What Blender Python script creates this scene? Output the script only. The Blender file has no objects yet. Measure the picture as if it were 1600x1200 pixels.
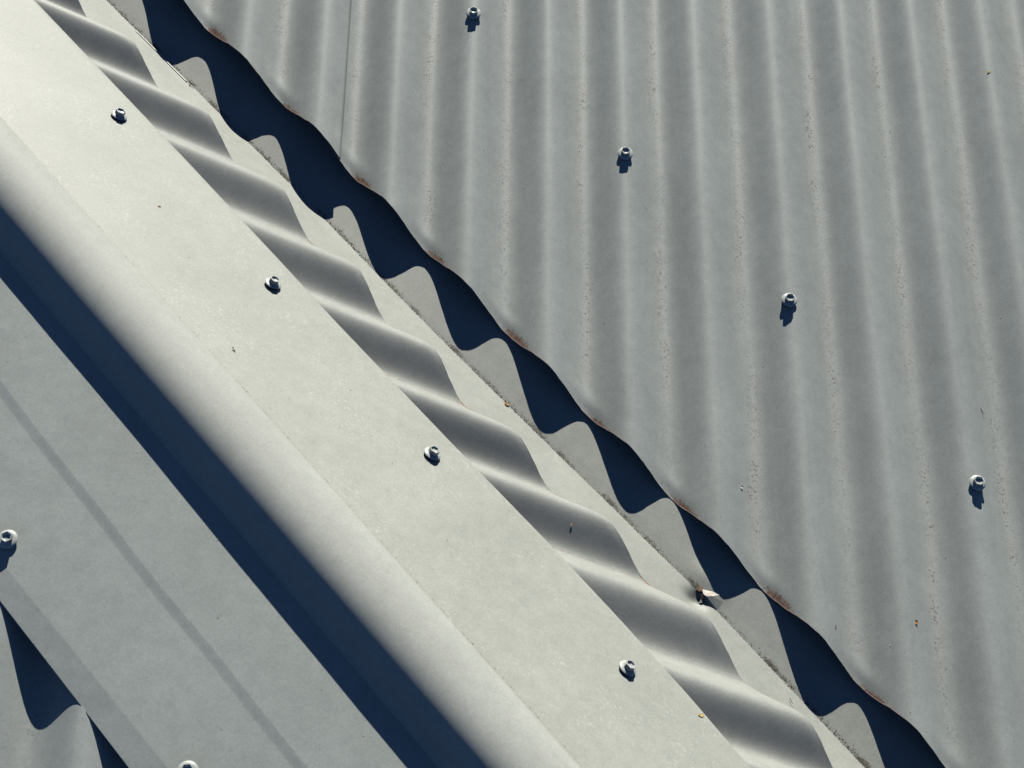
import bpy, bmesh, math, random
import numpy as np
from mathutils import Matrix, Vector, Quaternion

random.seed(7)
rng = np.random.default_rng(7)
C = bpy.context.scene.collection
MM = 0.001

# ---------------------------------------------------------------- camera
cam_d = bpy.data.cameras.new("camera")
cam_d.sensor_width = 36.0
cam_d.lens = 36.0 * 2683.85 / 1600.0
cam_d.clip_start = 0.01
cam_d.clip_end = 500.0
cam = bpy.data.objects.new("camera", cam_d)
C.objects.link(cam)
Rm = Matrix(((0.9983659, -0.0349067, -0.0452440), (-0.0140820, 0.6170464, -0.7868008), (0.0553822, 0.7861522, 0.6155465)))
cam.matrix_world = Matrix.Translation(Vector((-110.66, -1180.9, 1000.13)) * MM) @ Rm.to_4x4()
bpy.context.scene.camera = cam

# ---------------------------------------------------------------- world, sun, exposure
SUN_AZ, SUN_EL = math.radians(7.0), math.radians(45.6)
w = bpy.data.worlds.new("World")
bpy.context.scene.world = w
w.use_nodes = True
nt = w.node_tree
nt.nodes.clear()
sky = nt.nodes.new("ShaderNodeTexSky")
sky.sky_type = 'NISHITA'
sky.sun_disc = False
sky.sun_elevation = SUN_EL
sky.sun_rotation = SUN_AZ
sky.altitude = 2500.0
sky.air_density = 0.6
sky.dust_density = 0.0
sky.ozone_density = 10.0
bg = nt.nodes.new("ShaderNodeBackground")
bg.inputs["Strength"].default_value = 0.05
out = nt.nodes.new("ShaderNodeOutputWorld")
nt.links.new(sky.outputs[0], bg.inputs[0])
nt.links.new(bg.outputs[0], out.inputs[0])
sun_d = bpy.data.lights.new("sun", 'SUN')
sun_d.energy = 5.0
sun_d.angle = math.radians(0.5)
sun_d.color = (1.0, 0.97, 0.88)
sun = bpy.data.objects.new("sun", sun_d)
C.objects.link(sun)
S = Vector((math.sin(SUN_AZ) * math.cos(SUN_EL), math.cos(SUN_AZ) * math.cos(SUN_EL), math.sin(SUN_EL)))
sun.rotation_mode = 'QUATERNION'
sun.rotation_quaternion = S.to_track_quat('Z', 'Y')
sun.location = S * 5
vs = bpy.context.scene.view_settings
vs.view_transform = 'Standard'
vs.look = 'None'
vs.gamma = 1.0
vs.use_curve_mapping = False
vs.exposure = 0.33
bpy.context.scene.cycles.diffuse_bounces = 0

# ---------------------------------------------------------------- roof frame (all in millimetres)
P = 76.2
TH, THA, PSI = 0.4241073, 0.4177773, -0.0052726
cB, sB = math.cos(TH), math.sin(TH)
uB = np.array([0, cB, sB]); nB = np.array([0, -sB, cB]); wB = np.array([1., 0, 0])
cA, sA, ca, sa = math.cos(THA), math.sin(THA), math.cos(PSI), math.sin(PSI)
wA = np.array([-sa, ca, 0]); uA = np.array([-cA * ca, -cA * sa, sA]); nA = np.cross(uA, wA); nA *= np.sign(nA[2])
dV = np.cross(nA, nB); dV *= np.sign(dV[0]); dV /= np.linalg.norm(dV)
eH = np.cross(dV, [0, 0, 1]); eH /= np.linalg.norm(eH); eH *= np.sign(eH[1])
uH = np.cross(dV, eH); uH *= np.sign(uH[2])
mB = dV @ uB / dV[0]; mA = (dV @ uA) / (dV @ wA)
XB, YA, DB, DA = 67.526, 53.125, 70.071, 71.216
GB, GA, HB, HA = 5.6, .4, 17.9, 20.3
NWA = 21.49          # capping wing over roof A
NWC = 194.35                  # capping wing over roof C
NSC = NWC - 2.9 - HB         # trough level of roof C
KN = np.linspace(-620, 620, 11)
TAB = {
 'uB': [-4.46, -2.08, 1.09, -3.34, -0.53, -0.6, 1.48, -1.97, 1.11, 3.5, 5.76],
 'dB': [-1.43, 1.49, 4.22, 4.9, 0.32, -2.45, -2.26, -1.95, 1.87, 5.2, 8.3],
 'b': [-4.16, -4.75, -5.58, -8.34, 0.28, 1.11, 3.94, -2.19, -4.44, -5.93, -7.14],
 'uA': [31.37, 18.17, 3.49, -3.99, -0.47, -1.87, -10.35, -7.06, -14.79, -20.3, -25.23],
 'dA': [13.39, 7.37, 1.35, -9.97, -4.29, 1.66, -13.23, -14.03, -8.27, -2.81, 2.58],
 'a': [-3.79, -4.3, -4.35, -5.39, -0.77, 1.09, 4.44, -1.39, -5.3, -8.01, -10.31]}

def ip(x, name):
    k = np.array(TAB[name]); n = len(KN)
    x = np.asarray(x, float)
    t = np.clip((x - KN[0]) / (KN[1] - KN[0]), 0, n - 1 - 1e-6)
    i = t.astype(int); f = t - i
    kk = np.concatenate([[2 * k[0] - k[1]], k, [2 * k[-1] - k[-2]]])
    a, b, c, d = kk[i], kk[i + 1], kk[i + 2], kk[np.minimum(i + 3, n + 1)]
    return b + .5 * f * (c - a + f * (2 * a - 5 * b + 4 * c - d + f * (3 * (b - c) + d - a)))

def phB(x): return (x - XB + ip(x, 'uB')) / P          # corrugation phase of roof B, crests at integers
def phA(y): return (y - YA + ip(-y, 'uA')) / P
def _profile(k):
    p_ = np.linspace(0, 1, 2001)
    sl = -np.tanh(k * np.sin(2 * np.pi * p_)); h = np.concatenate([[0], np.cumsum((sl[1:] + sl[:-1]) / 2)])
    h = (h - h.min()) / (h.max() - h.min())
    return lambda ph: np.interp(np.asarray(ph, float) - np.floor(ph), p_, h)
wave = _profile(.8)                                   # arcs joined by nearly straight flanks
waveA = _profile(1.25)
def nick(x, seed):
    r = np.random.default_rng(seed)
    v = np.zeros_like(x)
    for f in (.021, .05, .11, .23, .5):
        v = v + np.sin(x * f * 2 * np.pi * r.uniform(.8, 1.2) + r.uniform(0, 6)) * .05 / f ** .5
    return v
def edgeB(x): return mB * x + DB + ip(x, 'dB') + 1.1 * nick(x, 3)
def edgeA(y): return mA * y + DA + ip(-y, 'dA') + .8 * nick(y, 4)
def wob(x, s, seed, amp=.35):
    r = np.random.default_rng(seed); v = 0
    for _ in range(7):
        L = r.uniform(70, 320); a = r.uniform(0, 6.28)
        v = v + np.sin((x * math.cos(a) + s * math.sin(a)) * 2 * np.pi / L + r.uniform(0, 6.28)) * L / 300
    return amp * v / 2

# ---------------------------------------------------------------- materials
def nodes_of(name):
    m = bpy.data.materials.new(name); m.use_nodes = True
    t = m.node_tree; t.nodes.clear()
    return m, t
def N(t, kind, **kw):
    n = t.nodes.new(kind)
    for k, v in kw.items():
        if k.startswith('i_'): n.inputs[k[2:].replace('_', ' ')].default_value = v
        else: setattr(n, k, v)
    return n
def ramp(t, src, a, b, ca=(0, 0, 0, 1), cb=(1, 1, 1, 1)):
    r = N(t, 'ShaderNodeValToRGB')
    r.color_ramp.elements[0].position = a; r.color_ramp.elements[1].position = b
    r.color_ramp.elements[0].color = ca; r.color_ramp.elements[1].color = cb
    t.links.new(src, r.inputs[0]); return r.outputs[0]
def math_(t, op, a, b):
    n = N(t, 'ShaderNodeMath', operation=op)
    for i, v in enumerate((a, b)):
        if isinstance(v, (int, float)): n.inputs[i].default_value = v
        else: t.links.new(v, n.inputs[i])
    return n.outputs[0]
def mix(t, fac, a, b, blend='MIX'):
    n = N(t, 'ShaderNodeMix', data_type='RGBA', blend_type=blend)
    for i, v in ((0, fac), (6, a), (7, b)):
        if isinstance(v, (int, float)): n.inputs[i].default_value = v
        elif isinstance(v, tuple): n.inputs[i].default_value = v
        else: t.links.new(v, n.inputs[i])
    return n.outputs[2]
def noise(t, vec, scale, detail=3, rough=.6, dist=0.):
    n = N(t, 'ShaderNodeTexNoise', i_Scale=scale, i_Detail=detail, i_Roughness=rough, i_Distortion=dist)
    t.links.new(vec, n.inputs['Vector']); return n.outputs[0]

def paint(name, base, rough=.5, fleck=.5, blotch=.5, gloss=.4, dark_specks=.5, streak=0.):
    m, t = nodes_of(name)
    tc = N(t, 'ShaderNodeTexCoord').outputs['Object']
    bs = N(t, 'ShaderNodeBsdfPrincipled')
    o = N(t, 'ShaderNodeOutputMaterial')
    t.links.new(bs.outputs[0], o.inputs[0])
    big = noise(t, tc, 11, 4, .6)
    mid = noise(t, tc, 75, 5, .7)
    fine = noise(t, tc, 520, 3, .75)
    b = base
    lo = tuple(c * (1 - .16 * blotch) for c in b) + (1,); hi = tuple(c * (1 + .14 * blotch) for c in b) + (1,)
    col = ramp(t, big, .34, .66, lo, hi)
    col = mix(t, .7, col, ramp(t, mid, .3, .7, (.9, .905, .9, 1), (1.08, 1.08, 1.07, 1)), 'MULTIPLY')
    col = mix(t, .75, col, ramp(t, fine, .3, .7, (.86, .86, .86, 1), (1.12, 1.12, 1.12, 1)), 'MULTIPLY')
    if streak:
        mp = N(t, 'ShaderNodeMapping'); mp.inputs['Scale'].default_value = (1, .06, .06); t.links.new(tc, mp.inputs['Vector'])
        stn = noise(t, mp.outputs[0], 120, 4, .65)
        col = mix(t, streak, col, ramp(t, stn, .3, .7, (.86, .87, .87, 1), (1.10, 1.09, 1.09, 1)), 'MULTIPLY')
    # pale mineral flecks, gathered in clouds
    fl = noise(t, tc, 330, 3, .6, .3)
    cloud = noise(t, tc, 24, 3, .6)
    ff = math_(t, 'MULTIPLY', ramp(t, fl, .55, .70), ramp(t, cloud, .42, .66))
    col = mix(t, math_(t, 'MULTIPLY', ff, .75 * fleck), col, (.66, .67, .63, 1))
    # small dark specks
    v = N(t, 'ShaderNodeTexVoronoi', i_Scale=150.); t.links.new(tc, v.inputs['Vector'])
    sp = ramp(t, v.outputs['Distance'], .07, .13, (1, 1, 1, 1), (0, 0, 0, 1))
    gate = ramp(t, noise(t, tc, 60, 2, .5), .56, .66)
    col = mix(t, math_(t, 'MULTIPLY', math_(t, 'MULTIPLY', sp, gate), .55 * dark_specks), col, (.10, .095, .085, 1))
    # crusty deposit in the pans (where the metal holds silt)
    at = N(t, 'ShaderNodeAttribute', attribute_name='silt').outputs['Fac']
    crust = noise(t, tc, 300, 6, .8, .4)
    cf = ramp(t, math_(t, 'ADD', math_(t, 'MULTIPLY', at, .36), crust), .68, .82)
    col = mix(t, math_(t, 'MULTIPLY', cf, .6), col, (.44, .445, .41, 1))
    grit = noise(t, tc, 420, 4, .7)
    gf = math_(t, 'MULTIPLY', ramp(t, grit, .53, .62), ramp(t, at, .30, .95))
    gf = math_(t, 'MULTIPLY', gf, ramp(t, noise(t, tc, 38, 2, .5), .36, .56))
    col = mix(t, math_(t, 'MULTIPLY', gf, .85), col, (.12, .105, .085, 1))
    # dark lines: dirt, plus shade painted at the capping fold and sheet end
    gr = N(t, 'ShaderNodeAttribute', attribute_name='grime_shade').outputs['Fac']
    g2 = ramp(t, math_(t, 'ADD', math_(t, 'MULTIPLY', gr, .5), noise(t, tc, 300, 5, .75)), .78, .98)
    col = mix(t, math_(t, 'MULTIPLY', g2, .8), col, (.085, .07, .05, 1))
    # rust
    ru = N(t, 'ShaderNodeAttribute', attribute_name='rust').outputs['Fac']
    r2 = ramp(t, math_(t, 'ADD', math_(t, 'MULTIPLY', ru, .62), noise(t, tc, 330, 5, .75)), .66, .86)
    rc = ramp(t, noise(t, tc, 500, 3, .6), .35, .65, (.10, .065, .045, 1), (.36, .20, .13, 1))
    col = mix(t, math_(t, 'MULTIPLY', r2, .92), col, rc)
    lip = N(t, 'ShaderNodeAttribute', attribute_name='lip').outputs['Fac']
    col = mix(t, lip, col, (.60, .45, .38, 1))
    t.links.new(col, bs.inputs['Base Color'])
    rr = ramp(t, mid, .2, .8, (rough - .05,) * 3 + (1,), (rough + .1,) * 3 + (1,))
    t.links.new(rr, bs.inputs['Roughness'])
    bs.inputs['Specular IOR Level'].default_value = gloss
    bp = N(t, 'ShaderNodeBump', i_Strength=.25, i_Distance=.00012)
    hh = math_(t, 'ADD', fine, math_(t, 'MULTIPLY', math_(t, 'MULTIPLY', crust, at), 4.0))
    t.links.new(hh, bp.inputs['Height']); t.links.new(bp.outputs[0], bs.inputs['Normal'])
    return m

def plain(name, col, rough=.6, metal=0., spec=.4, var=.25, scale=300):
    m, t = nodes_of(name)
    tc = N(t, 'ShaderNodeTexCoord').outputs['Object']
    bs = N(t, 'ShaderNodeBsdfPrincipled'); o = N(t, 'ShaderNodeOutputMaterial')
    t.links.new(bs.outputs[0], o.inputs[0])
    n = noise(t, tc, scale, 4, .7)
    t.links.new(ramp(t, n, .3, .7, tuple(c * (1 - var) for c in col) + (1,), tuple(c * (1 + var) for c in col) + (1,)), bs.inputs['Base Color'])
    bs.inputs['Roughness'].default_value = rough
    bs.inputs['Metallic'].default_value = metal
    bs.inputs['Specular IOR Level'].default_value = spec
    return m

M_SHEET = paint('painted_corrugated_steel', (.378, .408, .390), .5, .2, .35, .4, .7, .35)
M_SHEETA = paint('painted_corrugated_steel_side', (.362, .376, .348), .5, .25, .3, .45, .25)
M_CAPA = paint('painted_cap_steel_weathered', (.380, .396, .352), .5, .6, .35, .4, .25)
M_ROLL = paint('painted_roll_steel', (.425, .44, .405), .6, .25, .2, .25, .25)
M_CAPC = paint('painted_cap_steel', (.378, .408, .386), .48, .1, .35, .4, .6)
M_FLASH = paint('painted_valley_steel', (.372, .388, .352), .52, .3, .35, .35, .4)
M_EDGE = plain('cut_steel_edge', (.42, .30, .23), .7, 0, .2, .35, 250)
M_SCREW = plain('painted_screw_steel', (.50, .53, .50), .32, 0, .6, .2, 500)
M_SEAL = plain('black_neoprene', (.03, .03, .032), .8)
M_DECK = plain('dark_sarking', (.035, .035, .04), .9, 0, .2, .2, 20)
M_GRIT = plain('dry_silt', (.13, .105, .075), .9, 0, .1, .5, 900)
M_GRITP = plain('pale_sand', (.75, .74, .70), .8, 0, .2, .3, 900)
M_EDGED = plain('shade_dark_cut_edge', (.13, .10, .08), .8, 0, .1, .4, 250)  # dark colour paints the shade of the cut end onto the rim
M_TWIG = plain('dry_twig', (.13, .085, .055), .9, 0, .1, .4, 700)
M_YEL = plain('dry_yellow_leaf', (.55, .42, .14), .7, 0, .2, .2, 500)
M_ORA = plain('dry_orange_leaf', (.40, .20, .06), .7, 0, .2, .3, 500)
M_PALE = plain('bleached_leaf', (.68, .66, .58), .7, 0, .2, .15, 500)
M_TORN = plain('torn_pale_steel', (.56, .51, .44), .5, 0, .3, .35, 260)
M_RUSTC = plain('rust_brown_crease', (.20, .13, .09), .8, 0, .2, .4, 350)

# ---------------------------------------------------------------- mesh helpers
def link(name, me, mat, parent=None):
    o = bpy.data.objects.new(name, me); C.objects.link(o)
    if mat is not None and not me.materials:
        for m in (mat if isinstance(mat, (list, tuple)) else [mat]): me.materials.append(m)
    o.parent = parent
    return o
def grid(name, Q, mat, parent=None, attrs=None, thick=.7, rim=None, smooth=True):
    """Q: n x m x 3 array in mm; a sheet of metal with real thickness."""
    n, m = Q.shape[:2]
    V = (Q.reshape(-1, 3) * MM)
    i, j = np.meshgrid(np.arange(n - 1), np.arange(m - 1), indexing='ij')
    a = (i * m + j).ravel()
    F = np.stack([a, a + m, a + m + 1, a + 1], 1)
    d1 = Q[n // 2, m // 2] - Q[n // 2 - 1, m // 2]; d2 = Q[n // 2, m // 2] - Q[n // 2, m // 2 - 1]
    if np.cross(d1, d2)[2] < 0: F = F[:, ::-1]
    me = bpy.data.meshes.new(name)
    me.from_pydata(V.tolist(), [], F.tolist())
    me.update()
    if smooth: me.polygons.foreach_set('use_smooth', np.ones(len(me.polygons), bool))
    for k, v in (attrs or {}).items():
        at = me.attributes.new(k, 'FLOAT', 'POINT')
        at.data.foreach_set('value', np.asarray(v, np.float32).ravel())
    o = link(name, me, [mat] + ([rim] if rim else []), parent)
    if thick:
        s = o.modifiers.new('thickness', 'SOLIDIFY'); s.thickness = thick * MM; s.offset = -1
        if rim: s.material_offset_rim = 1
    return o
def tag(o, label=None, cat=None, group=None, kind=None):
    for k, v in (('label', label), ('category', cat), ('group', group), ('kind', kind)):
        if v: o[k] = v
    return o
def empty(name, loc=(0, 0, 0)):
    o = bpy.data.objects.new(name, None); C.objects.link(o); o.location = loc
    o.empty_display_size = .02
    return o

def rows(L, near=4., far=40.):
    s = [0., .35, .7, 1.2]; d = 1.2
    while s[-1] < L:
        s.append(s[-1] + d); d = min(d * 1.18, far)
    return np.array(s)

# ---------------------------------------------------------------- setting
def box_plane(name, org, du, dv, mat):
    Q = np.array([[org, org + dv], [org + du, org + du + dv]])
    return tag(grid(name, Q, mat, None, None, 12., None, False), kind='structure')
gm = bpy.data.meshes.new('ground')
gm.from_pydata([(-60, -60, -3.2), (60, -60, -3.2), (60, 60, -3.2), (-60, 60, -3.2)], [], [(0, 1, 2, 3)])
tag(link('ground', gm, plain('dry_ground', (.20, .18, .14), .95, 0, .2, .3, 2)), kind='structure')
# boarded deck below the sheets, following the valley and the hip
t_ = np.linspace(-1100, 1100, 2)
deck = []
cr = t_[:, None] * dV - 38 * nB
eBv = np.cross(nB, dV); eBv *= np.sign(eBv[1]); eAv = np.cross(nA, dV); eAv *= -np.sign(eAv[1])
AX_E, AX_U = -300.8, 95.2
def uplane_A(e): return 97.9 + .5 - .2958 * (e + 256)
apex_u = uplane_A(AX_E)
hipd = t_[:, None] * dV + AX_E * eH + (apex_u - 62) * uH
eCv = -eBv
Q = np.stack([cr + 900 * eBv, cr, hipd, hipd + 620 * eCv], 1)
tag(grid('roof_deck', Q, M_DECK, None, None, 12., None, False), kind='structure')

# ---------------------------------------------------------------- right roof: two lapped corrugated sheets
def sheetB(name, x0, x1, lift, seed, over=False):
    x = np.arange(x0, x1 + .01, 76.2 / 28)
    q = rows(1150)
    X, Qd = np.meshgrid(x, q, indexing='ij')
    E = edgeB(X); Sx = E + Qd
    ph = phB(X); wv = wave(ph)
    n = GB + HB * wv + lift + wob(X, Sx, seed, .3)
    n -= 1.1 * np.exp(-(Qd / 9) ** 2) * (1 - wv) ** 2          # pans turned down at the cut end
    n += .5 * np.exp(-((Qd - 17) / 8) ** 2) * (1 - wv) ** 3
    if over:
        near = np.exp(-((X - x1) / 14) ** 2)
        n += near * (1.2 + 2.4 * np.exp(-(Qd / 45) ** 2))
    Pn = X[..., None] * wB + Sx[..., None] * uB + n[..., None] * nB
    fr = ph - np.floor(ph)                                   # .5 = pan
    jit = .025 * np.sin(Sx / 37 + X / 50) + .018 * np.sin(Sx / 13.7 + seed)
    silt = np.exp(-((fr - .5 + .03 + jit) / .10) ** 2) * (.6 + .45 * np.sin(Sx / 90 + np.round(ph) * 2.1) ** 2) * np.clip((Qd - 6) / 25, 0, 1)
    pk = np.round(ph - .5).astype(int)
    st = np.array([.75, 1.0, .6, .85, .7, 1.0, .55])[pk % 7]
    rust = np.exp(-((fr - .63) / .15) ** 2) * np.exp(-(Qd / (8.0 * st + 1)) ** 2) * st ** .5
    lip = np.exp(-((fr - .74) / .20) ** 4) * (Qd < 1.1) * .9
    rust = np.maximum(rust, .30 * np.exp(-(Qd / 2.0) ** 2))
    grime_shade = np.exp(-((fr - .62) / .2) ** 2) * np.exp(-(Qd / 14) ** 2) * .35 + .22 * np.exp(-(Qd / 4) ** 2)
    return grid(name, Pn, M_SHEET, None, {'silt': silt, 'rust': rust, 'grime_shade': grime_shade, 'lip': lip}, .7, M_EDGE)
XLAP = XB + P * -3.62 - 0.0
rb = sheetB('corrugated_sheet', XLAP - 1.55 * P, 760, 0., 11)
tag(rb, 'broad grey corrugated sheet on the right with four screws and a rusty wavy edge', 'roof sheet', 'corrugated roof sheets')
lb = sheetB('corrugated_sheet', -900, XLAP, 1.1, 12, True)
tag(lb, 'screwless grey corrugated sheet at top, lapping over the broad right sheet', 'roof sheet', 'corrugated roof sheets')

# ---------------------------------------------------------------- middle roof strip between the hip capping and the valley
def sheetA():
    y = np.arange(-560, 900.01, 76.2 / 60)
    q = rows(235, 4, 12)
    Y, Qd = np.meshgrid(y, q, indexing='ij')
    E = edgeA(Y); Sy = E + Qd
    ph = phA(Y); wv = waveA(ph)
    n = GA + HA * wv + wob(Y, Sy, 21, .25)
    n -= .9 * np.exp(-(Qd / 7) ** 2) * (wv) ** 2
    Pn = Y[..., None] * wA + Sy[..., None] * uA + n[..., None] * nA
    fr = ph - np.floor(ph)
    grime_shade = np.maximum(np.exp(-((fr - .5) / .016) ** 2) * .66, .55 * np.exp(-(Qd / 1.2) ** 2) * (np.abs(fr - .28) < .2))  # pan line is dirt; the end term paints shade on the turned flank
    pk = np.round(ph - .5).astype(int)
    st = np.array([.35, .8, .3, .9, .5, 1.0])[pk % 6]
    rust = np.exp(-((fr - .47) / .10) ** 2) * np.exp(-(Qd / 4.5) ** 2) * st * .8
    rust = np.maximum(rust, np.exp(-((fr - .5) / .010) ** 2) * .42 * st)
    silt = np.exp(-((fr - .5) / .05) ** 2) * .5
    return grid('corrugated_sheet', Pn, M_SHEETA, None, {'grime_shade': grime_shade, 'rust': rust, 'silt': silt}, .9, M_EDGED)
tag(sheetA(), 'corrugated sheet with dark and bright slanting bands between hip capping and valley flashing', 'roof sheet', 'corrugated roof sheets')

# ---------------------------------------------------------------- roof C sheet, lower left
def sheetC():
    x = np.arange(-760, 330.01, 76.2 / 24)
    q = rows(760, 4, 30)
    X, Qd = np.meshgrid(x, q, indexing='ij')
    # upper end just under the hip line
    s_top = (-3. - (X * dV[0] * 0)) * 0
    base = (AX_E - 34) * eH + (apex_u - 40) * uH
    # hip line in the plane: s along x
    s0 = mB * X + (base @ uB - mB * base[0])
    Sx = s0 - Qd
    ph = (X + 273.3 + .03 * P) / P; wv = wave(ph)
    n = NSC + HB * wv + wob(X, Sx, 31, .25)
    Pn = X[..., None] * wB + Sx[..., None] * uB + n[..., None] * nB
    fr = ph - np.floor(ph)
    silt = np.exp(-((fr - .5) / .1) ** 2) * .6
    return grid('corrugated_sheet', Pn, M_SHEET, None, {'silt': silt}, .7, M_EDGE)
tag(sheetC(), 'corrugated sheet in the bottom left corner, under the scalloped shadow of the capping', 'roof sheet', 'corrugated roof sheets')

# ---------------------------------------------------------------- valley flashing
def valley():
    x = np.concatenate([np.arange(-640, 105, 5.), np.arange(105, 155, 1.), np.arange(155, 640, 5.)]); x = np.unique(np.round(x, 3))
    side = np.concatenate([np.array([-165, -130, -100, -80, -64, -56, -50, -44]), np.arange(-40, -1.0, 1.6), np.array([-1.0, -.4, 0, .4, 1.0]), np.arange(2.4, 34, 1.6), np.arange(36, 60, 4), np.array([66, 80, 110, 140, 165])]).astype(float)
    M3 = np.array([nB, nA, dV])
    b = ip(x, 'b'); a = ip(x, 'a')
    Cr = np.linalg.solve(M3, np.stack([b, a, x / dV[0]])).T
    cx, sg = np.meshgrid(np.arange(len(x)), side, indexing='ij')
    Pn = Cr[cx].copy()
    posi = sg > 0
    Pn += np.where(posi, sg, 0)[..., None] * eBv + np.where(~posi, -sg, 0)[..., None] * eAv
    # wing below roof A climbs until it carries the sheet's pans
    tgt = GA - 1.1
    k = np.clip(-sg / 44., 0, 1); k = k * k * (3 - 2 * k) * .35 + k * .65
    Pn += (np.where(~posi, k * (tgt - a[cx]), 0))[..., None] * nA
    Pn += (wob(x[cx], sg, 41, .25) * np.clip(np.abs(sg) / 12, 0, 1))[..., None] * np.where(posi[..., None], nB, nA)
    bb = b[cx]; rise = np.clip(sg / 42., 0, 1) * np.minimum(.7, GB - .9 - bb)
    Pn += np.where(posi, rise, 0)[..., None] * nB
    # the crushed spot where the fold of the valley is pinched up
    dx = (x[cx] - 127.) / dV[0]; ds = sg - 1.0
    bis = (nA + nB) / np.linalg.norm(nA + nB)
    pinch = 2.6 * np.exp(-((dx + 9) / 22) ** 2 - ((ds - 13) / 12) ** 2) - 6.0 * np.exp(-((dx + 3) / 10) ** 2 - ((ds + 10) / 7.5) ** 2) * np.clip(-ds / 3, 0, 1)
    ridge = .8 * np.exp(-(dx / 4.) ** 2 - (ds / 4.) ** 2)
    Pn += (pinch + ridge)[..., None] * bis
    prox = 1.1 * np.exp(-np.sqrt(dx ** 2 + ds ** 2) / 3.0)
    g = np.exp(-((sg - 2.0) / 4.0) ** 2) * (.62 + .40 * np.sin(x[cx] / 23.) * np.sin(x[cx] / 7.3 + 1) + .2 * np.sin(x[cx] / 3.1))
    return grid('valley_flashing', Pn, M_FLASH, None, {'grime_shade': np.clip(g, 0, 1), 'rust': prox * 1.0, 'silt': g * .5}, .6, M_EDGE), Cr, x
vf, CREASE, CX = valley()
tag(vf, 'folded grey valley flashing between the corrugated sheets, crushed at one spot, partly shadowed', 'flashing')
def crease_at(x):
    return np.array([np.interp(x, CX, CREASE[:, i]) for i in range(3)])

def torn():
    org = np.array([128.3, -124.0, -52.7]) + 1.3 * nB
    def pl(name, pts, faces, mat, label=None):
        me = bpy.data.meshes.new(name)
        me.from_pydata([tuple((org + 1.3 * x * wB + 1.3 * y * uB + (1.25 * z) * nB) * MM) for x, y, z in pts], [], faces)
        me.update()
        o = link(name, me, mat, vf)
        sd = o.modifiers.new('t', 'SOLIDIFY'); sd.thickness = .35 * MM; sd.offset = -1
        if label: o['label'] = label
        return o
    # top face of the tongue leans to the sun, its skirt falls back to the flashing
    pl('torn_tip', [(-.6, 4.0, .9), (.2, 0, 2.2), (2.2, -1.6, 2.7), (6.5, -1.2, 2.3), (12.0, .4, 1.0), (7.0, 2.4, 1.0), (3, 1.2, 1.9)],
       [(0, 1, 6), (1, 2, 6), (2, 3, 6), (3, 4, 6), (4, 5, 6), (5, 0, 6)], M_TORN, 'bright bent tongue of torn metal')
    pl('fold_flank', [(.4, -.3, 2.1), (2.2, -1.7, 2.6), (6.5, -1.3, 2.2), (12.0, .3, .9), (14.2, -4.5, -.2), (9.5, -10.5, -.5), (4.2, -9.5, -.4), (1, -5.2, .3)],
       [(0, 7, 6, 1), (1, 6, 5, 2), (2, 5, 4, 3)], M_FLASH, 'shaded flank below the torn tongue')
    pl('rusty_crease', [(-2.6, 9.5, .3), (-4.6, 4.0, .2), (-2.2, 2.2, 1.6), (.0, 3.2, 1.2), (-.3, 7.4, .6)],
       [(0, 1, 2), (0, 2, 4), (2, 3, 4)], M_RUSTC, 'brown rusted crease at the root of the tear')
    pl('split', [(-2.2, 1.0, 1.3), (-.4, .8, 1.5), (.5, -1.6, 1.4), (-.6, -4.2, .6), (-1.7, -2.4, .7)], [(0, 1, 2, 3, 4)], M_SEAL, 'black plate painted as the shade inside a split')  # no real opening: black plate stands in for the shade inside
torn()
# bright raised edge where two lengths of flashing lap
tt = np.linspace(-425, -368, 30)
Q = np.stack([np.array([crease_at(t) - eBv * 0 + eAv * (.3 * math.sin(t / 9.)) + bis_ for t in tt]) for bis_ in (nA * .7 + eAv * 2.4, nA * 1.0 + eAv * 1.2)], 1)
lp = grid('lap_edge', Q, plain('bright_bare_edge', (.72, .71, .66), .5), vf, None, .4)

# ---------------------------------------------------------------- hip capping
cap = empty('hip_capping')
tag(cap, 'pale grey hip capping with flat screwed wings and a half-round rolled top', 'capping')
RR = 37.45
def roll_c(t): return AX_E - .0165 * (t + 100)
def planeA_u(e): return (NWA - 21.49) / (nA @ uH) + uplane_A(e) - .5
# exact plane heights in the (e, u) cross-section
def uA_of(e): return (NWA - e * (nA @ eH)) / (nA @ uH)
def uC_of(e): return (NWC - e * (nB @ eH)) / (nB @ uH)
tw = np.concatenate([np.linspace(-1250, -700, 12)[:-1], np.linspace(-700, 450, 100), np.linspace(450, 900, 10)[1:]])
capA_t = [-1250, -654, -554, -408, -261, -194, -127, -42, 84, 168, 248, 325, 900]
capA_e = [-104, -105.8, -106.7, -108.2, -111.5, -113.9, -114.3, -114.6, -113.7, -115.5, -119.2, -126, -150]
def hitA(t):
    ec = roll_c(t); e = ec + RR
    for _ in range(40):
        e = ec + math.sqrt(max(RR ** 2 - (uA_of(e) - AX_U) ** 2, 1))
    return e
def hitC(t):
    ec = roll_c(t); e = ec - RR
    for _ in range(40):
        e = ec - math.sqrt(max(RR ** 2 - (uC_of(e) - AX_U) ** 2, 1))
    return e
def P3(t, e, u): return t * dV + e * eH + u * uH
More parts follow.
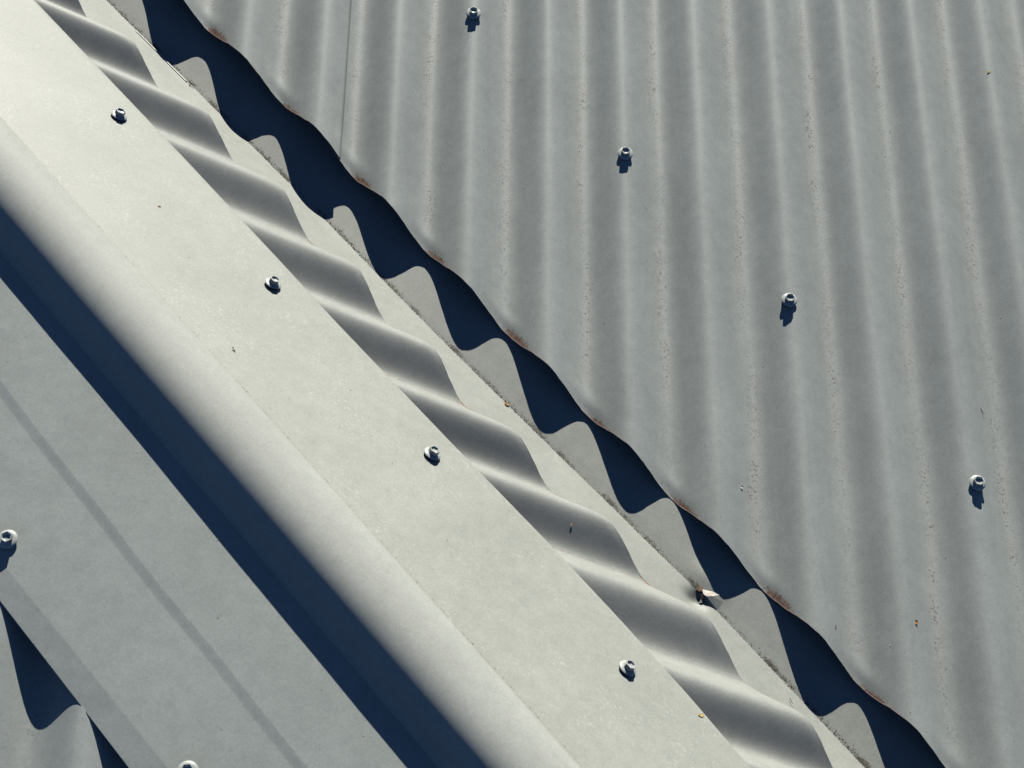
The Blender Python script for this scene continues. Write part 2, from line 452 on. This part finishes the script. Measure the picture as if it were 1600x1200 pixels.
# wing over the middle roof
rowsA = []
for t in tw:
    e0 = hitA(t); e1 = np.interp(t, capA_t, capA_e)
    fr = np.concatenate([[0, .01, .025, .035, .043, .048, .052, .056, .061, .068], np.linspace(.08, .96, 26), [.985, .993, 1.]])
    e = e0 + (e1 - e0) * fr
    u = uA_of(e)
    d = np.maximum(0, (e - (e1 - 1.5)) / 1.5); u = u - 1.2 * d ** 1.5
    u = u + .35 * np.array([wob(t, ee, 51, 1.0) for ee in e]) * np.sin(np.pi * fr) ** .5
    u = u + .5 * np.exp(-((fr - 0) / .02) ** 2)
    rowsA.append(np.array([P3(t, a_, b_) for a_, b_ in zip(e, u)]))
Q = np.array(rowsA)
T = np.repeat(tw[:, None], Q.shape[1], 1); F = np.repeat(fr[None], Q.shape[0], 0)
gA_ = .30 * np.exp(-((F - 1) / .015) ** 2) * (.4 + .8 * (np.sin(T / 17) * np.sin(T / 5.3) > .1)) + .60 * np.exp(-((F - .052) / .010) ** 2)  # dirt on the outer edge; band beside the roll is painted crease shade
o = grid('wing', Q, M_CAPA, cap, {'grime_shade': gA_}, .6, M_CAPA)
o['label'] = 'brightly lit wing with four screws'
# half-round roll
rowsR = []
for t in tw:
    ec = roll_c(t); eA_, eC_ = hitA(t), hitC(t)
    a0 = math.atan2(uA_of(eA_) - AX_U, eA_ - ec); a1 = math.atan2(uC_of(eC_) - AX_U, eC_ - ec)
    if a1 < 0: a1 += 2 * math.pi
    an = np.linspace(a0, a1, 44)
    sq = (np.abs(np.cos(an)) ** 2.3 + np.abs(np.sin(an)) ** 2.3) ** (-1 / 2.3)
    rr = RR * sq + .12 * math.sin(t / 83.) + .1 * np.sin(an * 3 + t / 150.)
    pr_ = [(ec + r_ * math.cos(a_), AX_U + r_ * math.sin(a_)) for a_, r_ in zip(an[:-5], rr)]
    eE = eC_ - 5.0; q0 = pr_[-1]; q2 = (eE, uC_of(eE) + .25); q1 = (eC_ + .6, uC_of(eC_) + .4)
    for k_ in np.linspace(0, 1, 12)[1:]:
        pr_.append(tuple((1 - k_) ** 2 * q0[i_] + 2 * k_ * (1 - k_) * q1[i_] + k_ ** 2 * q2[i_] for i_ in (0, 1)))
    rowsR.append(np.array([P3(t, a_, b_) for a_, b_ in pr_]))
Q = np.array(rowsR); gr_ = np.zeros(Q.shape[:2]); gr_[:, :9] = .30; gr_[:, :7] = .42  # first rings darkened to paint in the shade of the fold gap
o = grid('roll', Q, M_ROLL, cap, {'grime_shade': gr_}, .6)
o['label'] = 'half-round rolled top, lit on one side and dark on the other'
# wing over the lower-left roof, with a shallow pressed step and a turned-down lip
rowsC = []; gm_ = []
for t in tw:
    e0 = hitC(t); eb = -412 - .030 * (t + 76) + .7 * math.sin(t / 61.) + .4 * math.sin(t / 23. + 1); el = -483.5 - .004 * t; e1 = -502 - .018 * t
    e = np.concatenate([[e0, e0 - 1, e0 - 3], np.linspace(e0 - 6, eb + 4, 10), [eb + 3.6, eb + 3.2, eb, eb - 3.2, eb - 3.6], np.linspace(eb - 5, el + 1.5, 10), [el + .8, el, el - .8], np.linspace(el - 3, e1 + .6, 5), [e1]])
    u = uC_of(e) + .25 * np.array([wob(t, ee, 61, 1.0) for ee in e])
    u = u - np.clip((eb + 3.4 - e) / 6.8, 0, 1) * 1.05
    u = u - np.maximum(0, el - e) * math.tan(math.radians(6.5))
    u[0] += .3
    e = np.maximum(e, -1e9)
    rowsC.append(np.array([P3(t, a_, b_) for a_, b_ in zip(e, u)]))
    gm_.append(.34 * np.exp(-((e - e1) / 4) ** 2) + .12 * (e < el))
o = grid('wing', np.array(rowsC), M_CAPC, cap, {'grime_shade': np.array(gm_)}, .6, M_CAPC)
o['label'] = 'grey wing with a dark pressed line and turned-down lip'

# ---------------------------------------------------------------- roofing screws
def lathe(prof, n=40):
    bm = bmesh.new(); rings = []
    for r, z in prof:
        rings.append([bm.verts.new((r * math.cos(2 * math.pi * i / n) * MM, r * math.sin(2 * math.pi * i / n) * MM, z * MM)) for i in range(n)])
    for a, b in zip(rings[:-1], rings[1:]):
        for i in range(n):
            bm.faces.new((a[i], a[(i + 1) % n], b[(i + 1) % n], b[i]))
    bm.faces.new(rings[0][::-1]); bm.faces.new(rings[-1])
    bmesh.ops.recalc_face_normals(bm, faces=bm.faces)
    return bm
def to_obj(name, bm, mat, parent, ang=40):
    me = bpy.data.meshes.new(name); bm.to_mesh(me); bm.free()
    me.polygons.foreach_set('use_smooth', np.ones(len(me.polygons), bool))
    me.set_sharp_from_angle(angle=math.radians(ang))
    return link(name, me, mat, parent)
def hexhead():
    bm = bmesh.new()
    R_ = 4.62; rim = 3.95
    def ring(r, z, rnd=0.):
        v = []
        for i in range(6):
            for k in (-1, 0, 1):
                a = math.pi / 3 * i + math.radians(4) * k
                rr = r * (math.cos(math.radians(30)) / math.cos((abs(math.radians(4) * k) - math.radians(30))) if k else 1 * (.985 - rnd))
                if k: rr = r * math.cos(math.radians(30)) / math.cos(math.radians(30) - math.radians(4))
                v.append(bm.verts.new((rr * math.cos(a) * MM, rr * math.sin(a) * MM, z * MM)))
        return v
    rs = [ring(R_, 3.2), ring(R_, 7.3), ring(R_ * .97, 7.6), ring(rim, 7.65), ring(rim * .93, 7.3), ring(rim * .72, 6.2), ring(rim * .3, 5.9)]
    for a, b in zip(rs[:-1], rs[1:]):
        n = len(a)
        for i in range(n): bm.faces.new((a[i], a[(i + 1) % n], b[(i + 1) % n], b[i]))
    bm.faces.new(rs[-1]); bm.faces.new(rs[0][::-1])
    bmesh.ops.recalc_face_normals(bm, faces=bm.faces)
    return bm
def make_screw():
    t = empty('roofing_screw')
    to_obj('sealing_washer', lathe([(6.3, -3.5), (6.5, -.2), (6.6, 1.4), (6.2, 2.2)]), M_SEAL, t)
    to_obj('flange', lathe([(6.0, 2.1), (7.35, 2.0), (7.6, 2.35), (7.4, 2.75), (5.6, 3.3), (4.9, 3.5)]), M_SCREW, t, 50)
    to_obj('hex_head', hexhead(), M_SCREW, t, 25)
    return t
S0 = make_screw()
first = [True]
def put_screw(pos, axis, spin, tilt, label, group):
    if first[0]: t = S0; first[0] = False
    else:
        t = S0.copy(); C.objects.link(t)
        for ch in S0.children:
            c = ch.copy(); C.objects.link(c); c.parent = t
    a = Vector(axis) + Vector(tilt); a.normalize()
    q = Vector((0, 0, 1)).rotation_difference(a) @ Quaternion((0, 0, 1), spin)
    t.location = Vector(pos) * MM
    t.rotation_mode = 'QUATERNION'; t.rotation_quaternion = q
    tag(t, label, 'screw', group)
G = 'hex-head roofing screws'
lab = ['hex screw on the right corrugated sheet, nearest the top edge of the picture',
       'hex screw on the right corrugated sheet, second down its diagonal row',
       'hex screw on the right corrugated sheet, third down its diagonal row',
       'hex screw on the right corrugated sheet, lowest of its row, near the right edge']
for (x, s), L, sp, tl in zip([(-83.8, 477.9), (67.6, 312.5), (218.5, 153.4), (375.8, -28.5)], lab, (.52, .2, .05, .9), ((0, 0, 0), (.0, .0, 0), (.0, .01, 0), (.01, -.01, 0))):
    put_screw(x * wB + s * uB + (GB + HB - .2) * nB, nB, sp, tl, L, G)
lab = ['hex screw on the bright capping wing, highest at the upper left corner',
       'hex screw on the bright capping wing, second down its row',
       'hex screw on the bright capping wing, third down, near the middle of the picture',
       'hex screw on the bright capping wing, lowest of its row, near the bottom edge']
for (y, s), L, sp, tl in zip([(209.1, 456.7), (49.0, 288.2), (-95.8, 130.5), (-262.4, -43.5)], lab, (.1, .35, .75, .3), ((0, 0, 0), (0, .03, 0), (.02, 0, 0), (.06, -.02, 0))):
    put_screw(y * wA + s * uA + (NWA - .2) * nA, nA, sp, tl, L, G)
lab = ['hex screw on the grey lower-left capping wing, at the left edge of the picture',
       'hex screw on the grey lower-left capping wing, cut off by the bottom edge']
for (x, s), L, sp in zip([(-422.6, -179.4), (-273.3, -349.5)], lab, (.5, .15)):
    put_screw(x * wB + s * uB + (NWC - .9) * nB, nB, sp, (0, 0, 0), L, G)

# ---------------------------------------------------------------- small debris
def flake(name, pos, n, L, W, mat, spin, label, cat, curl=.6):
    bm = bmesh.new(); nx, ny = 7, 4
    g = []
    for i in range(nx):
        u = i / (nx - 1) * 2 - 1; hw = W / 2 * math.sqrt(max(0, 1 - u * u)) * (1 + .25 * math.sin(i * 2.3)) + .05
        row = []
        for j in range(ny):
            v = j / (ny - 1) * 2 - 1
            row.append(bm.verts.new((u * L / 2 * MM, v * hw * MM, (.25 + curl * (u * u * .8 + v * v * .35)) * MM)))
        g.append(row)
    for i in range(nx - 1):
        for j in range(ny - 1): bm.faces.new((g[i][j], g[i + 1][j], g[i + 1][j + 1], g[i][j + 1]))
    me = bpy.data.meshes.new(name); bm.to_mesh(me); bm.free()
    o = link(name, me, mat)
    sm = o.modifiers.new('t', 'SOLIDIFY'); sm.thickness = .2 * MM; sm.offset = 1
    o.location = Vector(pos) * MM; o.rotation_mode = 'QUATERNION'
    o.rotation_quaternion = Vector((0, 0, 1)).rotation_difference(Vector(n)) @ Quaternion((0, 0, 1), spin)
    tag(o, label, cat, 'leaf fragments on the metal')
def twig(name, pos, n, L, r, spin, label, branches=0):
    bm = bmesh.new()
    def stick(a, b, r0, r1):
        a, b = Vector(a), Vector(b); d = (b - a).normalized(); s1 = d.orthogonal().normalized(); s2 = d.cross(s1)
        k = 4; pr = None
        for i in range(k + 1):
            c = a.lerp(b, i / k) + s1 * math.sin(i * 1.7) * r0 * .5; rr = r0 + (r1 - r0) * i / k
            ring = [bm.verts.new((c + s1 * rr * math.cos(q * math.pi / 3) + s2 * rr * math.sin(q * math.pi / 3)) * MM) for q in range(6)]
            if pr:
                for q in range(6): bm.faces.new((pr[q], pr[(q + 1) % 6], ring[(q + 1) % 6], ring[q]))
            else: bm.faces.new(ring)
            pr = ring
        bm.faces.new(pr)
    stick((-L / 2, 0, r), (L / 2, 0, r * 1.4), r, r * .6)
    for i in range(branches):
        a = random.uniform(-1.6, 1.6); x = random.uniform(-L / 2, L / 3)
        stick((x, 0, r), (x + math.cos(a) * L * .4, math.sin(a) * L * .5, r + random.uniform(.5, 2.5)), r * .8, r * .3)
    bmesh.ops.recalc_face_normals(bm, faces=bm.faces)
    me = bpy.data.meshes.new(name); bm.to_mesh(me); bm.free()
    o = link(name, me, M_TWIG); o.location = Vector(pos) * MM; o.rotation_mode = 'QUATERNION'
    o.rotation_quaternion = Vector((0, 0, 1)).rotation_difference(Vector(n)) @ Quaternion((0, 0, 1), spin)
    tag(o, label, 'twig')
def onB(x, s, h=.0):
    x_ = np.array(x, float); return x * wB + s * uB + (GB + HB * float(wave(phB(x_))) + h) * nB
def onA(y, s, h=.0): return y * wA + s * uA + (NWA + h) * nA
def onC(x, s, h=-.7): return x * wB + s * uB + (NWC + h) * nB
flake('leaf_fragment', onB(308.5, -159.3), nB, 4.6, 4.0, M_ORA, .7, 'orange-brown leaf speck on the lower right of the broad corrugated sheet', 'leaf')
flake('leaf_fragment', onB(442.7, 433.6), nB, 4.2, 2.0, M_YEL, .1, 'small yellow leaf sliver near the top right corner', 'leaf', .1)
flake('leaf_fragment', onB(166.2, -34.4), nB, 3.2, 2.6, M_PALE, .9, 'pale cream leaf scrap on the corrugated sheet above the crushed valley', 'leaf')
flake('leaf_fragment', onA(-283.5, -109.2), nA, 5.2, 3.2, M_YEL, .3, 'yellow leaf scrap at the bright capping edge below its lowest screw', 'leaf')
flake('leaf_fragment', onA(97.1, 399.2), nA, 2.8, 1.6, M_ORA, .2, 'tiny orange leaf speck on the bright capping wing between its first two screws', 'leaf')
flake('leaf_fragment', onA(-57.2, 310.4), nA, 4.2, 1.6, M_PALE, -.5, 'curled white leaf fibre beside the fold of the capping roll', 'leaf', 1.2)
c_ = crease_at(-43.) + eAv * 1.2 + nA * .4
flake('leaf_fragment', c_, nA, 5.5, 3.2, M_ORA, -.7, 'orange seed husk lying in the fold of the valley', 'leaf')
yv = -105.5
flake('leaf_fragment', yv * wA - 5.7 * uA + (GA + HA * float(waveA(phA(np.array(yv)))) + .1) * nA, nA - .55 * wA, 2.2, 1.7, M_YEL, .4, 'yellow leaf speck on the middle corrugated strip', 'leaf', .1)
flake('leaf_fragment', onC(-196., -252.2), nB, 2.4, 1.8, M_YEL, .4, 'tiny yellow speck on the grey lower-left capping wing', 'leaf')
twig('twig', onB(393.1, 50.7), nB, 8.5, .35, -1.1, 'thin dark twig lying on the corrugated sheet above the lowest right screw')
twig('twig', onB(239.9, -164.2), nB, 3.8, .45, 1.4, 'short dark twig fragment on the corrugated sheet right of the crushed valley spot')
twig('twig', crease_at(-365.) + nB * 1.2 + eBv * 1.0, nB, 6.5, .5, -.6, 'small branched brown twig caught in the upper valley fold', 3)
twig('twig', crease_at(205.) + eAv * 13 + nA * .9, nA, 6., .3, -1.2, 'hair-thin dark twig on the lower valley flashing')

def grains(name, pts, sizes, mat):
    base = np.array([(1, 0, 0), (-1, 0, 0), (0, 1, 0), (0, -1, 0), (0, 0, 1), (0, 0, -1)], float)
    F0 = np.array([(0, 2, 4), (2, 1, 4), (1, 3, 4), (3, 0, 4), (2, 0, 5), (1, 2, 5), (3, 1, 5), (0, 3, 5)])
    V, F = [], []
    for k, (p_, s_) in enumerate(zip(pts, sizes)):
        b = base * rng.uniform(.5, 1.3, (6, 1)) * s_ * np.array([rng.uniform(.7, 1.6), 1, .7])
        a = rng.uniform(0, 6.28); r = np.array([[math.cos(a), -math.sin(a), 0], [math.sin(a), math.cos(a), 0], [0, 0, 1]])
        V.append((b @ r.T + p_) * MM); F.append(F0 + 6 * k)
    me = bpy.data.meshes.new(name); me.from_pydata(np.concatenate(V).tolist(), [], np.concatenate(F).tolist())
    return tag(link(name, me, mat), kind='stuff')
pts, sz = [], []
for _ in range(7000):
    x = rng.uniform(-600, 500)
    dens = .35 + .65 * (math.sin(x / 31.) * math.sin(x / 12.7 + 2) > -.15)
    if rng.uniform() > dens or abs(x - 127) < 12: continue
    off = abs(rng.normal(0, 2.6)) - .5
    c = crease_at(x)
    pts.append(c + (eBv * off + nB * .1 if off > 0 else -eAv * off + nA * .1)); sz.append(rng.uniform(.12, .42) * (1.5 if rng.uniform() < .06 else 1))
tag(grains('dirt_grains', pts, sz, M_GRIT), 'line of dark dirt grains gathered along the fold of the valley flashing', 'dirt')
pts, sz = [], []
for _ in range(3200):
    k = rng.integers(-6, 7); x = XB + (k + .5) * P + rng.normal(0, 4.6) - 2
    x = x - float(ip(np.array(x), 'uB')); s = float(edgeB(np.array(x))) + rng.uniform(3, 760)
    if rng.uniform() > .3 + .7 * (math.sin(s / 40. + k * 2) * math.sin(s / 17.) > 0): continue
    pts.append(onB(x, s, .2)); sz.append(rng.uniform(.10, .30) * (1.6 if rng.uniform() < .05 else 1))
tag(grains('silt_grains', pts, sz, M_GRIT), 'scattered dark silt grains in the pans of the broad corrugated sheet', 'dirt')
pts, sz = [], []
for _ in range(380):
    x = rng.uniform(-380, 500); s = float(edgeB(np.array(x))) + rng.uniform(4, 700); pts.append(onB(x, s, .5)); sz.append(rng.uniform(.15, .42))
for _ in range(160):
    t = rng.uniform(-700, 400); e = rng.uniform(-255, -118); pts.append(P3(t, e, uA_of(e) + .4)); sz.append(rng.uniform(.15, .45))
for _ in range(60):
    t = rng.uniform(-500, 300); e = rng.uniform(-480, -345); pts.append(P3(t, e, uC_of(e) + .1 - 1.05 * (e < -412))); sz.append(rng.uniform(.15, .45))
tag(grains('sand_grains', pts, sz, M_GRITP), 'sparse pale sand grains dusted over the painted metal', 'dirt')
